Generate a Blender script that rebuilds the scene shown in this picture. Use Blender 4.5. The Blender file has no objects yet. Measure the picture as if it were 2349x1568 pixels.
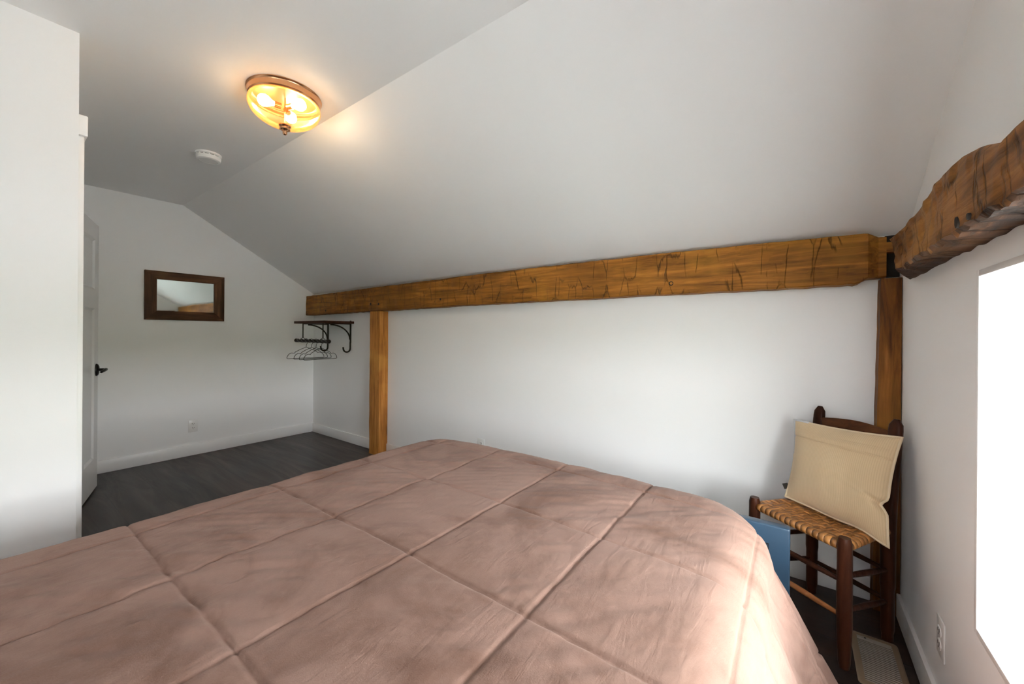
import bpy, bmesh, math, random
from mathutils import Vector, noise, Matrix
random.seed(7)
sc = bpy.context.scene
col = sc.collection
PI = math.pi

# ---------------------------------------------------------------- camera
cam_d = bpy.data.cameras.new('camera')
cam = bpy.data.objects.new('camera', cam_d); col.objects.link(cam)
cam_d.sensor_fit = 'HORIZONTAL'; cam_d.sensor_width = 36.0
cam_d.lens = 36.0 * 896.64 / 2349.0
cam_d.shift_y = -20.67 / 2349.0
cam_d.clip_start = 0.02
cam.matrix_world = (Matrix.Translation((0, 0, 1.18)) @ Matrix.Rotation(0.6289, 4, 'Z')
                    @ Matrix.Rotation(PI / 2, 4, 'X') @ Matrix.Rotation(0.0074, 4, 'Z'))
sc.camera = cam

# ---------------------------------------------------------------- view + world + daylight
vs = sc.view_settings
vs.view_transform = 'Standard'; vs.look = 'None'; vs.gamma = 1.0; vs.use_curve_mapping = False
vs.exposure = 1.0
SKY = 24.0
w = bpy.data.worlds.new('world'); sc.world = w; w.use_nodes = True
nt = w.node_tree; nt.nodes.clear()
wo = nt.nodes.new('ShaderNodeOutputWorld'); bg = nt.nodes.new('ShaderNodeBackground')
bg.inputs[0].default_value = (0.98, 0.985, 1.0, 1); bg.inputs[1].default_value = SKY
tcw = nt.nodes.new('ShaderNodeTexCoord'); sxw = nt.nodes.new('ShaderNodeSeparateXYZ'); crw = nt.nodes.new('ShaderNodeValToRGB')
nt.links.new(tcw.outputs['Generated'], sxw.inputs[0]); nt.links.new(sxw.outputs['Z'], crw.inputs[0])
ew = crw.color_ramp.elements; ew[0].position = 0.025; ew[0].color = (0.16, 0.19, 0.12, 1)      # far tree line under a bright overcast sky
ew[1].position = 0.05; ew[1].color = (1.0, 1.0, 1.0, 1)
for pz, v in ((0.32, 0.85), (0.55, 0.42), (1.0, 0.28)):
    el = ew.new(pz); el.color = (v * 0.97, v * 0.985, v * 1.03, 1)
nt.links.new(crw.outputs[0], bg.inputs[0]); nt.links.new(bg.outputs[0], wo.inputs[0])
sun_d = bpy.data.lights.new('sun', 'SUN'); sun_d.energy = 235.0; sun_d.angle = 0.01; sun_d.color = (0.97, 0.98, 1.0)
sun = bpy.data.objects.new('sun', sun_d); col.objects.link(sun)
sun.rotation_euler = Vector((0.55, -0.35, -0.76)).to_track_quat('-Z', 'Y').to_euler()   # comes over the roof: lights the ground outside the right wall
sc.cycles.use_denoising = True
sc.cycles.max_bounces = 16; sc.cycles.diffuse_bounces = 10
sc.cycles.transparent_max_bounces = 16
sc.cycles.sample_clamp_indirect = 8.0

WX = 0.36          # inner face of the right (window) wall up to the beam
WU = 0.385         # inner face of the same wall above the beam
KY = 2.364         # inner face of the knee wall under the beam
LX = -4.63         # far left gable wall
RY = -0.95         # wall behind the camera
CZ = 2.347; CY = 1.139; SL = 0.5916
WY0, WY1, WZ0, WZ1 = 0.45, 1.445, 0.458, 1.341   # window opening
def slope_z(y): return CZ - SL * (y - CY)

def portal(name, loc, rot, sx, sy):
    l = bpy.data.lights.new(name, 'AREA'); l.shape = 'RECTANGLE'; l.size = sx; l.size_y = sy
    l.cycles.is_portal = True
    o = bpy.data.objects.new(name, l); col.objects.link(o); o.location = loc; o.rotation_euler = rot
    return o
RW = (-0.95, 0.20, 1.00, 2.05)    # unseen window added behind the camera for fill light: x0, x1, z0, z1
portal('fill_window_portal', ((RW[0] + RW[1]) / 2, RY - 0.14, (RW[2] + RW[3]) / 2), (-PI / 2, 0, 0), RW[1] - RW[0] + 0.1, RW[3] - RW[2] + 0.1)
portal('window_portal', (0.70, (WY0 + WY1) / 2, (WZ0 + WZ1) / 2), (0, PI / 2, 0), WZ1 - WZ0, WY1 - WY0)

# ---------------------------------------------------------------- helpers
def finish(bm, name, m, parent=None, smooth=False, sharp=None):
    bmesh.ops.recalc_face_normals(bm, faces=bm.faces)
    me = bpy.data.meshes.new(name); bm.to_mesh(me); bm.free()
    o = bpy.data.objects.new(name, me); col.objects.link(o)
    if m: me.materials.append(m)
    if smooth:
        me.polygons.foreach_set('use_smooth', [True] * len(me.polygons))
        if sharp: me.set_sharp_from_angle(angle=math.radians(sharp))
    if parent: o.parent = parent
    return o
def empty(name, loc=(0, 0, 0), rz=0):
    o = bpy.data.objects.new(name, None); col.objects.link(o); o.location = loc
    o.rotation_euler = (0, 0, rz); o.empty_display_size = 0.1
    return o
def tag(o, label, cat, group=None, kind=None):
    o['label'] = label; o['category'] = cat
    if group: o['group'] = group
    if kind: o['kind'] = kind
    return o
def struct(o): o['kind'] = 'structure'; return o
def box(bm, a, b, bev=0.0, seg=2, mat=None):
    x0, y0, z0 = a; x1, y1, z1 = b
    co = [(x0, y0, z0), (x1, y0, z0), (x1, y1, z0), (x0, y1, z0), (x0, y0, z1), (x1, y0, z1), (x1, y1, z1), (x0, y1, z1)]
    v = [bm.verts.new(mat @ Vector(c) if mat else c) for c in co]
    fs = [bm.faces.new([v[i] for i in f]) for f in
          [(0, 3, 2, 1), (4, 5, 6, 7), (0, 1, 5, 4), (1, 2, 6, 5), (2, 3, 7, 6), (3, 0, 4, 7)]]
    if bev > 0:
        es = list({e for f in fs for e in f.edges})
        bmesh.ops.bevel(bm, geom=es, offset=bev, segments=seg, affect='EDGES', profile=0.5)
def boxes(name, lst, m, parent=None, bev=0.0, mat=None):
    bm = bmesh.new()
    for a, b in lst: box(bm, a, b, bev, mat=mat)
    return finish(bm, name, m, parent, smooth=bev > 0, sharp=40)
def rings(bm, rs, close=True, caps=True):
    R = [[bm.verts.new(p) for p in r] for r in rs]
    n = len(R[0])
    for a, b in zip(R, R[1:]):
        for i in range(n if close else n - 1):
            j = (i + 1) % n
            bm.faces.new((a[i], a[j], b[j], b[i]))
    if caps:
        bm.faces.new(R[0][::-1]); bm.faces.new(R[-1])
def lathe(bm, prof, n=48, mat=None, caps=True):
    rs = []
    for r, z in prof:
        ring = [Vector((max(r, 1e-5) * math.cos(2 * PI * i / n), max(r, 1e-5) * math.sin(2 * PI * i / n), z)) for i in range(n)]
        rs.append([mat @ p for p in ring] if mat else ring)
    rings(bm, rs, caps=caps)
def tube(bm, pts, r, n=12, closed=False, caps=True):
    pts = [Vector(p) for p in pts]; N = len(pts)
    rad = r if isinstance(r, (list, tuple)) else [r] * N
    rs = []; prev = None
    for i, p in enumerate(pts):
        if closed: t = pts[(i + 1) % N] - pts[i - 1]
        else: t = pts[min(i + 1, N - 1)] - pts[max(i - 1, 0)]
        t.normalize()
        if prev is None:
            up = Vector((0, 0, 1)) if abs(t.z) < 0.9 else Vector((1, 0, 0))
            a = t.cross(up).normalized()
        else:
            a = (prev - t * prev.dot(t)).normalized()
        prev = a; b = t.cross(a)
        rs.append([p + (a * math.cos(2 * PI * k / n) + b * math.sin(2 * PI * k / n)) * rad[i] for k in range(n)])
    if closed: rs.append(rs[0][:])
    rings(bm, rs, caps=caps and not closed)
    if closed: bmesh.ops.remove_doubles(bm, verts=bm.verts, dist=1e-6)
def nz(x, y, z, s=1.0): return noise.noise(Vector((x * s, y * s, z * s)))

# ---------------------------------------------------------------- materials
def mat(name, base=(0.8, 0.8, 0.8), rough=0.5, metal=0.0, **kw):
    m = bpy.data.materials.new(name); m.use_nodes = True
    b = m.node_tree.nodes['Principled BSDF']
    b.inputs['Base Color'].default_value = (*base, 1); b.inputs['Roughness'].default_value = rough
    b.inputs['Metallic'].default_value = metal
    for k, v in kw.items(): b.inputs[k].default_value = v
    return m
class NT:
    def __init__(s, m): s.t = m.node_tree; s.b = s.t.nodes['Principled BSDF']
    def n(s, kind, **kw):
        nd = s.t.nodes.new(kind)
        for k, v in kw.items():
            if k.startswith('_'): setattr(nd, k[1:], v)
            else: nd.inputs[k.replace('__', ' ')].default_value = v
        return nd
    def l(s, a, b): s.t.links.new(a, b)
    def coords(s, scale, rot=(0, 0, 0)):
        tc = s.n('ShaderNodeTexCoord'); mp = s.n('ShaderNodeMapping')
        mp.inputs['Scale'].default_value = scale; mp.inputs['Rotation'].default_value = rot
        s.l(tc.outputs['Object'], mp.inputs[0]); return mp.outputs[0]
    def ramp(s, fac, stops):
        r = s.n('ShaderNodeValToRGB'); e = r.color_ramp.elements
        while len(e) < len(stops): e.new(0.5)
        for el, (p, c) in zip(e, stops): el.position = p; el.color = (*c, 1) if len(c) == 3 else c
        s.l(fac, r.inputs[0]); return r.outputs[0]
    def mix(s, fac, a, b, mode='MIX'):
        x = s.n('ShaderNodeMix', _data_type='RGBA', _blend_type=mode)
        for inp, v in ((x.inputs[0], fac), (x.inputs[6], a), (x.inputs[7], b)):
            if hasattr(v, 'is_linked') or hasattr(v, 'links'): s.l(v, inp)
            else: inp.default_value = v if isinstance(v, (int, float)) else (*v, 1)
        return x.outputs[2]
    def bump(s, h, strength=0.3, dist=0.002, prev=None):
        b = s.n('ShaderNodeBump', Strength=strength, Distance=dist); s.l(h, b.inputs['Height'])
        if prev is not None: s.l(prev, b.inputs['Normal'])
        return b.outputs[0]

def paint(name, base, rough=0.6, b=0.15):
    m = mat(name, base, rough); N = NT(m)
    no = N.n('ShaderNodeTexNoise', Scale=260.0, Detail=3.0); N.l(N.coords((1, 1, 1)), no.inputs['Vector'])
    no2 = N.n('ShaderNodeTexNoise', Scale=1.6, Detail=2.0); N.l(N.coords((1, 1, 1)), no2.inputs['Vector'])
    N.l(N.bump(no2.outputs[0], 0.25, 0.01, N.bump(no.outputs[0], b, 0.0006)), N.b.inputs['Normal'])
    return m
M = {}
M['wall'] = paint('wall_paint', (0.875, 0.875, 0.875), 0.65)
M['ceiling'] = paint('ceiling_paint', (0.875, 0.875, 0.875), 0.62)
M['trim'] = mat('trim_paint', (0.90, 0.90, 0.90), 0.35)
M['door'] = mat('door_paint', (0.78, 0.785, 0.79), 0.32)
M['plate'] = mat('outlet_plastic', (0.80, 0.80, 0.79), 0.3)
M['slot'] = mat('outlet_slot', (0.05, 0.045, 0.04), 0.6)
M['black'] = mat('black_metal', (0.010, 0.010, 0.011), 0.35, 0.3)
M['void'] = mat('mortise_dark', (0.012, 0.008, 0.005), 0.9)

def wood_beam(name, grain, c0, c1, c2, marks=True, rough=0.55, mk0=0.44, wid=0.022, bs=0.45):
    """hewn timber: fibres run along the axis 'grain' (0,1,2)."""
    m = mat(name, c1, rough); N = NT(m); N.b.inputs['Specular IOR Level'].default_value = 0.12
    s = [22, 22, 22]; s[grain] = 1.6
    no = N.n('ShaderNodeTexNoise', Scale=1.5, Detail=9.0, Roughness=0.62, Distortion=0.6); N.l(N.coords(s), no.inputs['Vector'])
    big = N.n('ShaderNodeTexNoise', Scale=2.4, Detail=3.0, Roughness=0.6); N.l(N.coords((1, 1, 1)), big.inputs['Vector'])
    c = N.ramp(no.outputs[0], [(0.30, c0), (0.52, c1), (0.70, c2)])
    c = N.mix(N.ramp(big.outputs[0], [(0.50, (0, 0, 0)), (0.72, (1, 1, 1))]), c, N.mix(0.6, c, c0))
    c = N.mix(N.ramp(big.outputs[0], [(0.30, (0.6,) * 3), (0.44, (0, 0, 0))]), c, N.mix(0.7, c, (c2[0] * 1.15, c2[1] * 1.25, c2[2])))
    h = no.outputs[0]
    nrm = N.bump(h, bs, 0.004)
    if marks:
        # adze cuts and checks across the grain
        s2 = [2.6, 2.6, 2.6]; s2[grain] = 12
        vo = N.n('ShaderNodeTexVoronoi', _feature='DISTANCE_TO_EDGE', Scale=1.0, Randomness=0.85)
        wn = N.n('ShaderNodeTexNoise', Scale=5.0, Detail=2.0); cs = N.coords(s2)
        N.l(cs, wn.inputs['Vector'])
        add = N.n('ShaderNodeVectorMath', _operation='MULTIPLY_ADD'); N.l(wn.outputs[1], add.inputs[0])
        add.inputs[1].default_value = (0.14, 0.14, 0.14); N.l(cs, add.inputs[2])
        N.l(add.outputs[0], vo.inputs['Vector'])
        e = N.ramp(vo.outputs['Distance'], [(0.0, (1, 1, 1)), (wid, (0, 0, 0))])
        mk = N.n('ShaderNodeTexNoise', Scale=3.6, Detail=2.0); N.l(N.coords((2.2, 2.2, 2.2)), mk.inputs['Vector'])
        mask = N.ramp(mk.outputs[0], [(mk0, (0, 0, 0)), (mk0 + 0.1, (1, 1, 1))])
        em = N.mix(1.0, e, mask, 'MULTIPLY')
        fac = N.n('ShaderNodeMath', _operation='MULTIPLY'); N.l(em, fac.inputs[0]); fac.inputs[1].default_value = 0.7
        c = N.mix(fac.outputs[0], c, (c0[0] * 0.22, c0[1] * 0.22, c0[2] * 0.22))
        inv = N.n('ShaderNodeMath', _operation='SUBTRACT'); inv.inputs[0].default_value = 1.0; N.l(em, inv.inputs[1])
        nrm = N.bump(inv.outputs[0], 0.7, 0.006, nrm)
    N.l(c, N.b.inputs['Base Color']); N.l(nrm, N.b.inputs['Normal'])
    return m
M['beam_x'] = wood_beam('oiled_oak_beam', 0, (0.075, 0.027, 0.005), (0.215, 0.082, 0.013), (0.33, 0.140, 0.022))
M['beam_y'] = wood_beam('weathered_oak_beam', 1, (0.080, 0.030, 0.008), (0.225, 0.092, 0.024), (0.34, 0.155, 0.045), mk0=0.34, wid=0.032, bs=0.8)
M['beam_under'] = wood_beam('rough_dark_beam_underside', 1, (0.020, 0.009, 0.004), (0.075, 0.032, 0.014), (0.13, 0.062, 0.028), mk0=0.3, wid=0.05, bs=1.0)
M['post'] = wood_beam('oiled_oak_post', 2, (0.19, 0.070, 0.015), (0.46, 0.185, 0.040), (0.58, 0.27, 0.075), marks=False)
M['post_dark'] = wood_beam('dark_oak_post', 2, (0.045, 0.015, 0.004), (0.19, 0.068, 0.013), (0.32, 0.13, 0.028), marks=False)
M['chair'] = wood_beam('chair_brown_wood', 2, (0.018, 0.006, 0.003), (0.045, 0.014, 0.007), (0.07, 0.022, 0.010), marks=False, rough=0.32)
M['chair_slat'] = wood_beam('chair_slat_wood', 0, (0.045, 0.014, 0.006), (0.09, 0.030, 0.011), (0.13, 0.045, 0.016), marks=False, rough=0.35)
M['rung_lit'] = wood_beam('lit_rung_wood', 0, (0.20, 0.075, 0.025), (0.36, 0.13, 0.045), (0.45, 0.19, 0.075), marks=False, rough=0.4)  # lighter orange paints in the light on the lower front rung
M['frame'] = wood_beam('mirror_frame_wood', 1, (0.018, 0.008, 0.003), (0.070, 0.030, 0.013), (0.13, 0.062, 0.028), marks=False, rough=0.6)
M['frame_v'] = wood_beam('mirror_frame_stile_wood', 2, (0.018, 0.008, 0.003), (0.070, 0.030, 0.013), (0.13, 0.062, 0.028), marks=False, rough=0.6)
M['shelf'] = wood_beam('shelf_wood', 0, (0.020, 0.007, 0.003), (0.05, 0.016, 0.008), (0.08, 0.026, 0.012), marks=False, rough=0.5)
M['iron'] = mat('oiled_iron', (0.022, 0.016, 0.008), 0.45, 0.6)
M['rod'] = mat('twisted_dark_rod', (0.016, 0.009, 0.006), 0.4, 0.4)

def floor_mat():
    m = mat('laminate_floor', (0.05, 0.03, 0.022), 0.32); N = NT(m); N.b.inputs['Specular IOR Level'].default_value = 0.30
    co = N.coords((1, 1, 1))
    br = N.n('ShaderNodeTexBrick', Scale=1.0, Mortar__Size=0.0026, Mortar__Smooth=0.2, Bias=0.0, Brick__Width=1.22, Row__Height=0.236)
    br.offset = 0.37; br.inputs['Color1'].default_value = (0, 0, 0, 1); br.inputs['Color2'].default_value = (1, 1, 1, 1)
    br.inputs['Mortar'].default_value = (0.5, 0.5, 0.5, 1)
    mp = N.n('ShaderNodeMapping'); mp.inputs['Location'].default_value = (0.33, 0.153, 0)
    N.l(co, mp.inputs[0]); N.l(mp.outputs[0], br.inputs['Vector'])
    gr = N.n('ShaderNodeTexNoise', Scale=1.0, Detail=10.0, Roughness=0.65, Distortion=1.2)
    N.l(N.coords((1.1, 9, 1)), gr.inputs['Vector'])
    bl = N.n('ShaderNodeTexNoise', Scale=2.2, Detail=3.0); N.l(N.coords((1, 2, 1)), bl.inputs['Vector'])
    c = N.ramp(gr.outputs[0], [(0.3, (0.020, 0.011, 0.008)), (0.55, (0.044, 0.022, 0.014)), (0.75, (0.082, 0.040, 0.023))])
    c = N.mix(N.ramp(bl.outputs[0], [(0.4, (0, 0, 0)), (0.7, (0.6, 0.6, 0.6))]), c, (0.030, 0.026, 0.026))
    tone = N.ramp(br.outputs[0], [(0.0, (0.50, 0.50, 0.52)), (1.0, (1.05, 0.98, 0.92))])
    c = N.mix(1.0, c, tone, 'MULTIPLY')
    c = N.mix(br.outputs['Fac'], c, (0.006, 0.004, 0.003))
    N.l(c, N.b.inputs['Base Color'])
    N.l(N.ramp(gr.outputs[0], [(0.3, (0.42,) * 3), (0.7, (0.28,) * 3)]), N.b.inputs['Roughness'])
    inv = N.n('ShaderNodeMath', _operation='SUBTRACT'); inv.inputs[0].default_value = 1.0; N.l(br.outputs['Fac'], inv.inputs[1])
    N.l(N.bump(inv.outputs[0], 0.5, 0.001, N.bump(gr.outputs[0], 0.06, 0.001)), N.b.inputs['Normal'])
    return m
M['floor'] = floor_mat()

def velvet():
    m = mat('mauve_velvet', (0.31, 0.20, 0.165), 0.85); N = NT(m)
    N.b.inputs['Sheen Weight'].default_value = 0.12; N.b.inputs['Sheen Roughness'].default_value = 0.45
    N.b.inputs['Sheen Tint'].default_value = (0.95, 0.80, 0.74, 1)
    N.b.inputs['Specular IOR Level'].default_value = 0.2
    a = N.n('ShaderNodeTexNoise', Scale=3.3, Detail=5.0, Roughness=0.6, Distortion=0.8); N.l(N.coords((1, 1, 1)), a.inputs['Vector'])
    b = N.n('ShaderNodeTexNoise', Scale=420.0, Detail=2.0); N.l(N.coords((1, 1, 1)), b.inputs['Vector'])
    c = N.ramp(a.outputs[0], [(0.33, (0.132, 0.070, 0.049)), (0.50, (0.212, 0.127, 0.098)), (0.68, (0.232, 0.143, 0.113))])
    c = N.mix(N.ramp(b.outputs[0], [(0.35, (0.0,) * 3), (0.7, (0.10,) * 3)]), c, (0.30, 0.20, 0.17))
    N.l(c, N.b.inputs['Base Color'])
    w1 = N.n('ShaderNodeTexNoise', Scale=1.0, Detail=4.0, Distortion=1.5); N.l(N.coords((26, 6, 10), (0, 0, 0.7)), w1.inputs['Vector'])
    N.l(N.bump(w1.outputs[0], 0.6, 0.004, N.bump(b.outputs[0], 0.35, 0.0012)), N.b.inputs['Normal'])
    return m
M['velvet'] = velvet()

def corduroy():
    m = mat('beige_corduroy', (0.56, 0.42, 0.27), 0.9); N = NT(m)
    N.b.inputs['Sheen Weight'].default_value = 0.25; N.b.inputs['Sheen Roughness'].default_value = 0.5
    tc = N.n('ShaderNodeTexCoord'); mp = N.n('ShaderNodeMapping'); N.l(tc.outputs['UV'], mp.inputs[0])
    wv = N.n('ShaderNodeTexWave', _bands_direction='X', Scale=19.0, Distortion=0.0)
    N.l(mp.outputs[0], wv.inputs['Vector'])
    no = N.n('ShaderNodeTexNoise', Scale=60.0, Detail=3.0); N.l(N.coords((1, 1, 1)), no.inputs['Vector'])
    c = N.ramp(wv.outputs[1], [(0.0, (0.54, 0.40, 0.24)), (0.6, (0.60, 0.45, 0.275))])
    c = N.mix(N.ramp(no.outputs[0], [(0.3, (0.0,) * 3), (0.8, (0.3,) * 3)]), c, (0.55, 0.42, 0.27))
    N.l(c, N.b.inputs['Base Color'])
    N.l(N.bump(wv.outputs[1], 0.25, 0.001), N.b.inputs['Normal'])
    return m
M['cord'] = corduroy()
M['piping'] = mat('pillow_piping', (0.62, 0.50, 0.34), 0.85)
M['pillow_front'] = mat('grey_white_fabric', (0.50, 0.51, 0.54), 0.9)
def woven():
    m = mat('woven_splint', (0.40, 0.17, 0.04), 0.45); N = NT(m)
    no = N.n('ShaderNodeTexNoise', Scale=30.0, Detail=5.0); N.l(N.coords((1, 1, 1)), no.inputs['Vector'])
    at = N.n('ShaderNodeAttribute', _attribute_name='tone')
    c = N.ramp(no.outputs[0], [(0.3, (0.24, 0.095, 0.020)), (0.55, (0.40, 0.175, 0.045)), (0.75, (0.54, 0.27, 0.085))])
    c = N.mix(1.0, c, N.ramp(at.outputs['Fac'], [(0.0, (0.6, 0.55, 0.5)), (1.0, (1.15, 1.1, 1.05))]), 'MULTIPLY')
    N.l(c, N.b.inputs['Base Color'])
    N.l(N.bump(no.outputs[0], 0.2, 0.001), N.b.inputs['Normal'])
    return m
M['splint'] = woven()
M['vent'] = mat('tan_register_metal', (0.27, 0.19, 0.12), 0.45, 0.35)
M['slat'] = mat('register_louvre', (0.42, 0.36, 0.30), 0.38, 0.5)
M['louvre_lit'] = M['slat']
M['blue'] = mat('slate_blue_enamel', (0.030, 0.066, 0.112), 0.28)
M['blue'].node_tree.nodes['Principled BSDF'].inputs['Coat Weight'].default_value = 0.4
M['glassdark'] = mat('dark_heater_glass', (0.05, 0.035, 0.025), 0.08)
M['brass'] = mat('antique_copper', (0.62, 0.33, 0.17), 0.22, 1.0)
M['mirror'] = mat('mirror_glass', (0.80, 0.90, 0.88), 0.03, 1.0)
M['alarm'] = mat('alarm_plastic', (0.82, 0.82, 0.81), 0.35)
M['grass'] = mat('lawn', (0.33, 0.34, 0.325), 0.9)
M['mattress'] = mat('mattress_fabric', (0.6, 0.58, 0.55), 0.9)
M['bedwood'] = mat('bed_frame_wood', (0.05, 0.03, 0.02), 0.5)
def glass_thin(name, color, tr=0.9):
    m = bpy.data.materials.new(name); m.use_nodes = True; t = m.node_tree; t.nodes.clear()
    o = t.nodes.new('ShaderNodeOutputMaterial'); mx = t.nodes.new('ShaderNodeMixShader')
    a = t.nodes.new('ShaderNodeBsdfTransparent'); g = t.nodes.new('ShaderNodeBsdfGlossy')
    a.inputs[0].default_value = (*color, 1); g.inputs['Roughness'].default_value = 0.02
    mx.inputs[0].default_value = 1 - tr
    t.links.new(a.outputs[0], mx.inputs[1]); t.links.new(g.outputs[0], mx.inputs[2]); t.links.new(mx.outputs[0], o.inputs[0])
    return m
M['pane'] = glass_thin('window_glass', (0.97, 0.99, 0.98), 0.94)
M['pane_dim'] = glass_thin('dimmed_fill_glass', (0.40, 0.405, 0.41), 0.94)  # darkened pane that dims the added rear fill window
def amber():
    m = bpy.data.materials.new('amber_seeded_glass'); m.use_nodes = True; t = m.node_tree; t.nodes.clear()
    o = t.nodes.new('ShaderNodeOutputMaterial')
    a = t.nodes.new('ShaderNodeBsdfTransparent'); a.inputs[0].default_value = (1.0, 0.82, 0.55, 1)
    tl = t.nodes.new('ShaderNodeBsdfTranslucent'); tl.inputs[0].default_value = (0.26, 0.085, 0.016, 1)
    g = t.nodes.new('ShaderNodeBsdfGlossy'); g.inputs[0].default_value = (1, 0.85, 0.6, 1); g.inputs['Roughness'].default_value = 0.06
    fr = t.nodes.new('ShaderNodeFresnel'); fr.inputs[0].default_value = 1.4
    m1 = t.nodes.new('ShaderNodeMixShader'); m2 = t.nodes.new('ShaderNodeMixShader')
    lw = t.nodes.new('ShaderNodeLayerWeight'); lw.inputs[0].default_value = 0.55
    r = t.nodes.new('ShaderNodeMapRange'); r.inputs['To Min'].default_value = 0.12; r.inputs['To Max'].default_value = 0.6
    vo = t.nodes.new('ShaderNodeTexVoronoi'); vo.inputs['Scale'].default_value = 140
    bu = t.nodes.new('ShaderNodeBump'); bu.inputs['Strength'].default_value = 0.3; bu.inputs['Distance'].default_value = 0.001
    t.links.new(vo.outputs['Distance'], bu.inputs['Height'])
    for s in (tl, g): t.links.new(bu.outputs[0], s.inputs['Normal'])
    t.links.new(lw.outputs['Facing'], r.inputs[0]); t.links.new(r.outputs[0], m1.inputs[0])
    t.links.new(a.outputs[0], m1.inputs[1]); t.links.new(tl.outputs[0], m1.inputs[2])
    t.links.new(fr.outputs[0], m2.inputs[0]); t.links.new(m1.outputs[0], m2.inputs[1]); t.links.new(g.outputs[0], m2.inputs[2])
    t.links.new(m2.outputs[0], o.inputs[0])
    return m
M['amber'] = amber()
def emit(name, color, s):
    m = bpy.data.materials.new(name); m.use_nodes = True; t = m.node_tree; t.nodes.clear()
    o = t.nodes.new('ShaderNodeOutputMaterial'); e = t.nodes.new('ShaderNodeEmission')
    e.inputs[0].default_value = (*color, 1); e.inputs[1].default_value = s
    t.links.new(e.outputs[0], o.inputs[0]); return m
M['bulb'] = emit('warm_bulb', (1.0, 0.98, 0.96), 42.0)

# ---------------------------------------------------------------- room shell
V0, V1, VY0, VY1 = 0.178, 0.318, 1.775, 2.070        # floor register
hx0, hx1, hy0, hy1 = V0 + 0.018, V1 - 0.018, VY0 + 0.018, VY1 - 0.018
struct(boxes('floor', [((LX - 0.1, RY - 0.1, -0.1), (hx0, KY + 0.1, 0)), ((hx1, RY - 0.1, -0.1), (WX + 0.1, KY + 0.1, 0)),
                       ((hx0, RY - 0.1, -0.1), (hx1, hy0, 0)), ((hx0, hy1, -0.1), (hx1, KY + 0.1, 0))], M['floor']))
def prism_x(name, prof, x0, x1, m, parent=None):
    bm = bmesh.new(); rings(bm, [[(x0, y, z) for y, z in prof], [(x1, y, z) for y, z in prof]])
    return finish(bm, name, m, parent)
ye = KY + 0.13
struct(prism_x('ceiling', [(RY - 0.12, CZ), (CY, CZ), (ye, slope_z(ye)), (ye, slope_z(ye) + 0.12), (CY + 0.03, CZ + 0.12), (RY - 0.12, CZ + 0.12)],
               LX - 0.12, WX + 0.34, M['ceiling']))
struct(boxes('wall_back', [((LX - 0.12, KY, 0), (WX + 0.34, KY + 0.12, slope_z(KY) - 0.002))], M['wall']))
gp = [(RY - 0.12, 0), (KY, 0), (KY, slope_z(KY)), (CY, CZ), (RY - 0.12, CZ)]
struct(prism_x('wall_left', gp, LX - 0.12, LX, M['wall']))
def wall_with_holes(name, y0, y1, x0, x1, ztop_fn, holes, m):
    pass
# right wall around the deep window opening
bm = bmesh.new()
T = 0.32
def prof_piece(ya, yb, za, zb=None):
    if zb is not None:
        P = [(ya, za), (yb, za), (yb, zb), (ya, zb)]
    else:
        P = [(ya, za), (yb, za), (yb, min(CZ, slope_z(yb)))]
        if ya < CY < yb: P.append((CY, CZ))
        P.append((ya, min(CZ, slope_z(ya))))
    rings(bm, [[(WU, y, z) for y, z in P], [(WX + T, y, z) for y, z in P]])
prof_piece(RY - 0.12, WY0, 0); prof_piece(WY1, KY, 0); prof_piece(WY0, WY1, 0, WZ0); prof_piece(WY0, WY1, WZ1)
for (ya, yb, za, zb_) in ((RY, WY0, 0, 1.46), (WY1, KY, 0, 1.46), (WY0, WY1, 0, WZ0), (WY0, WY1, WZ1, 1.46)):
    box(bm, (WX, ya, za), (WU, yb, zb_))
struct(finish(bm, 'wall_right', M['wall']))
# wall behind the camera
struct(boxes('wall_front', [((LX, RY - 0.12, 0), (RW[0], RY, CZ)), ((RW[1], RY - 0.12, 0), (WX, RY, CZ)),
                            ((RW[0], RY - 0.12, 0), (RW[1], RY, RW[2])), ((RW[0], RY - 0.12, RW[3]), (RW[1], RY, CZ))], M['wall']))
# partition with the corner at the left of the view, and the doorway wall
PX, PY = -2.291, 0.238
DX0, DX1, DZ = -3.375, -2.42, 1.955
struct(boxes('wall_partition', [((PX - 0.115, RY, 0), (PX, PY, CZ))], M['wall']))
struct(boxes('wall_doorway', [((LX, PY - 0.115, 0), (DX0, PY, CZ)), ((DX0, PY - 0.115, DZ), (PX - 0.115, PY, CZ)),
                              ((DX1, PY - 0.115, 0), (PX - 0.115, PY, DZ))], M['wall']))
# door casing: legs, thicker head, jamb
cas = struct(boxes('trim_1', [((DX1, PY, 0), (PX - 0.030, PY + 0.019, DZ)), ((DX0 - 0.09, PY, 0), (DX0, PY + 0.019, DZ))], M['trim'], bev=0.003))
struct(boxes('trim_2', [((DX0 - 0.105, PY, DZ), (PX - 0.016, PY + 0.027, DZ + 0.082))], M['trim'], bev=0.004))
struct(boxes('trim_3', [((DX1 - 0.015, PY - 0.125, 0), (DX1, PY, DZ)), ((DX0, PY - 0.125, 0), (DX0 + 0.015, PY, DZ)),
                        ((DX0, PY - 0.125, DZ - 0.015), (DX1, PY, DZ))], M['trim']))
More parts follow.
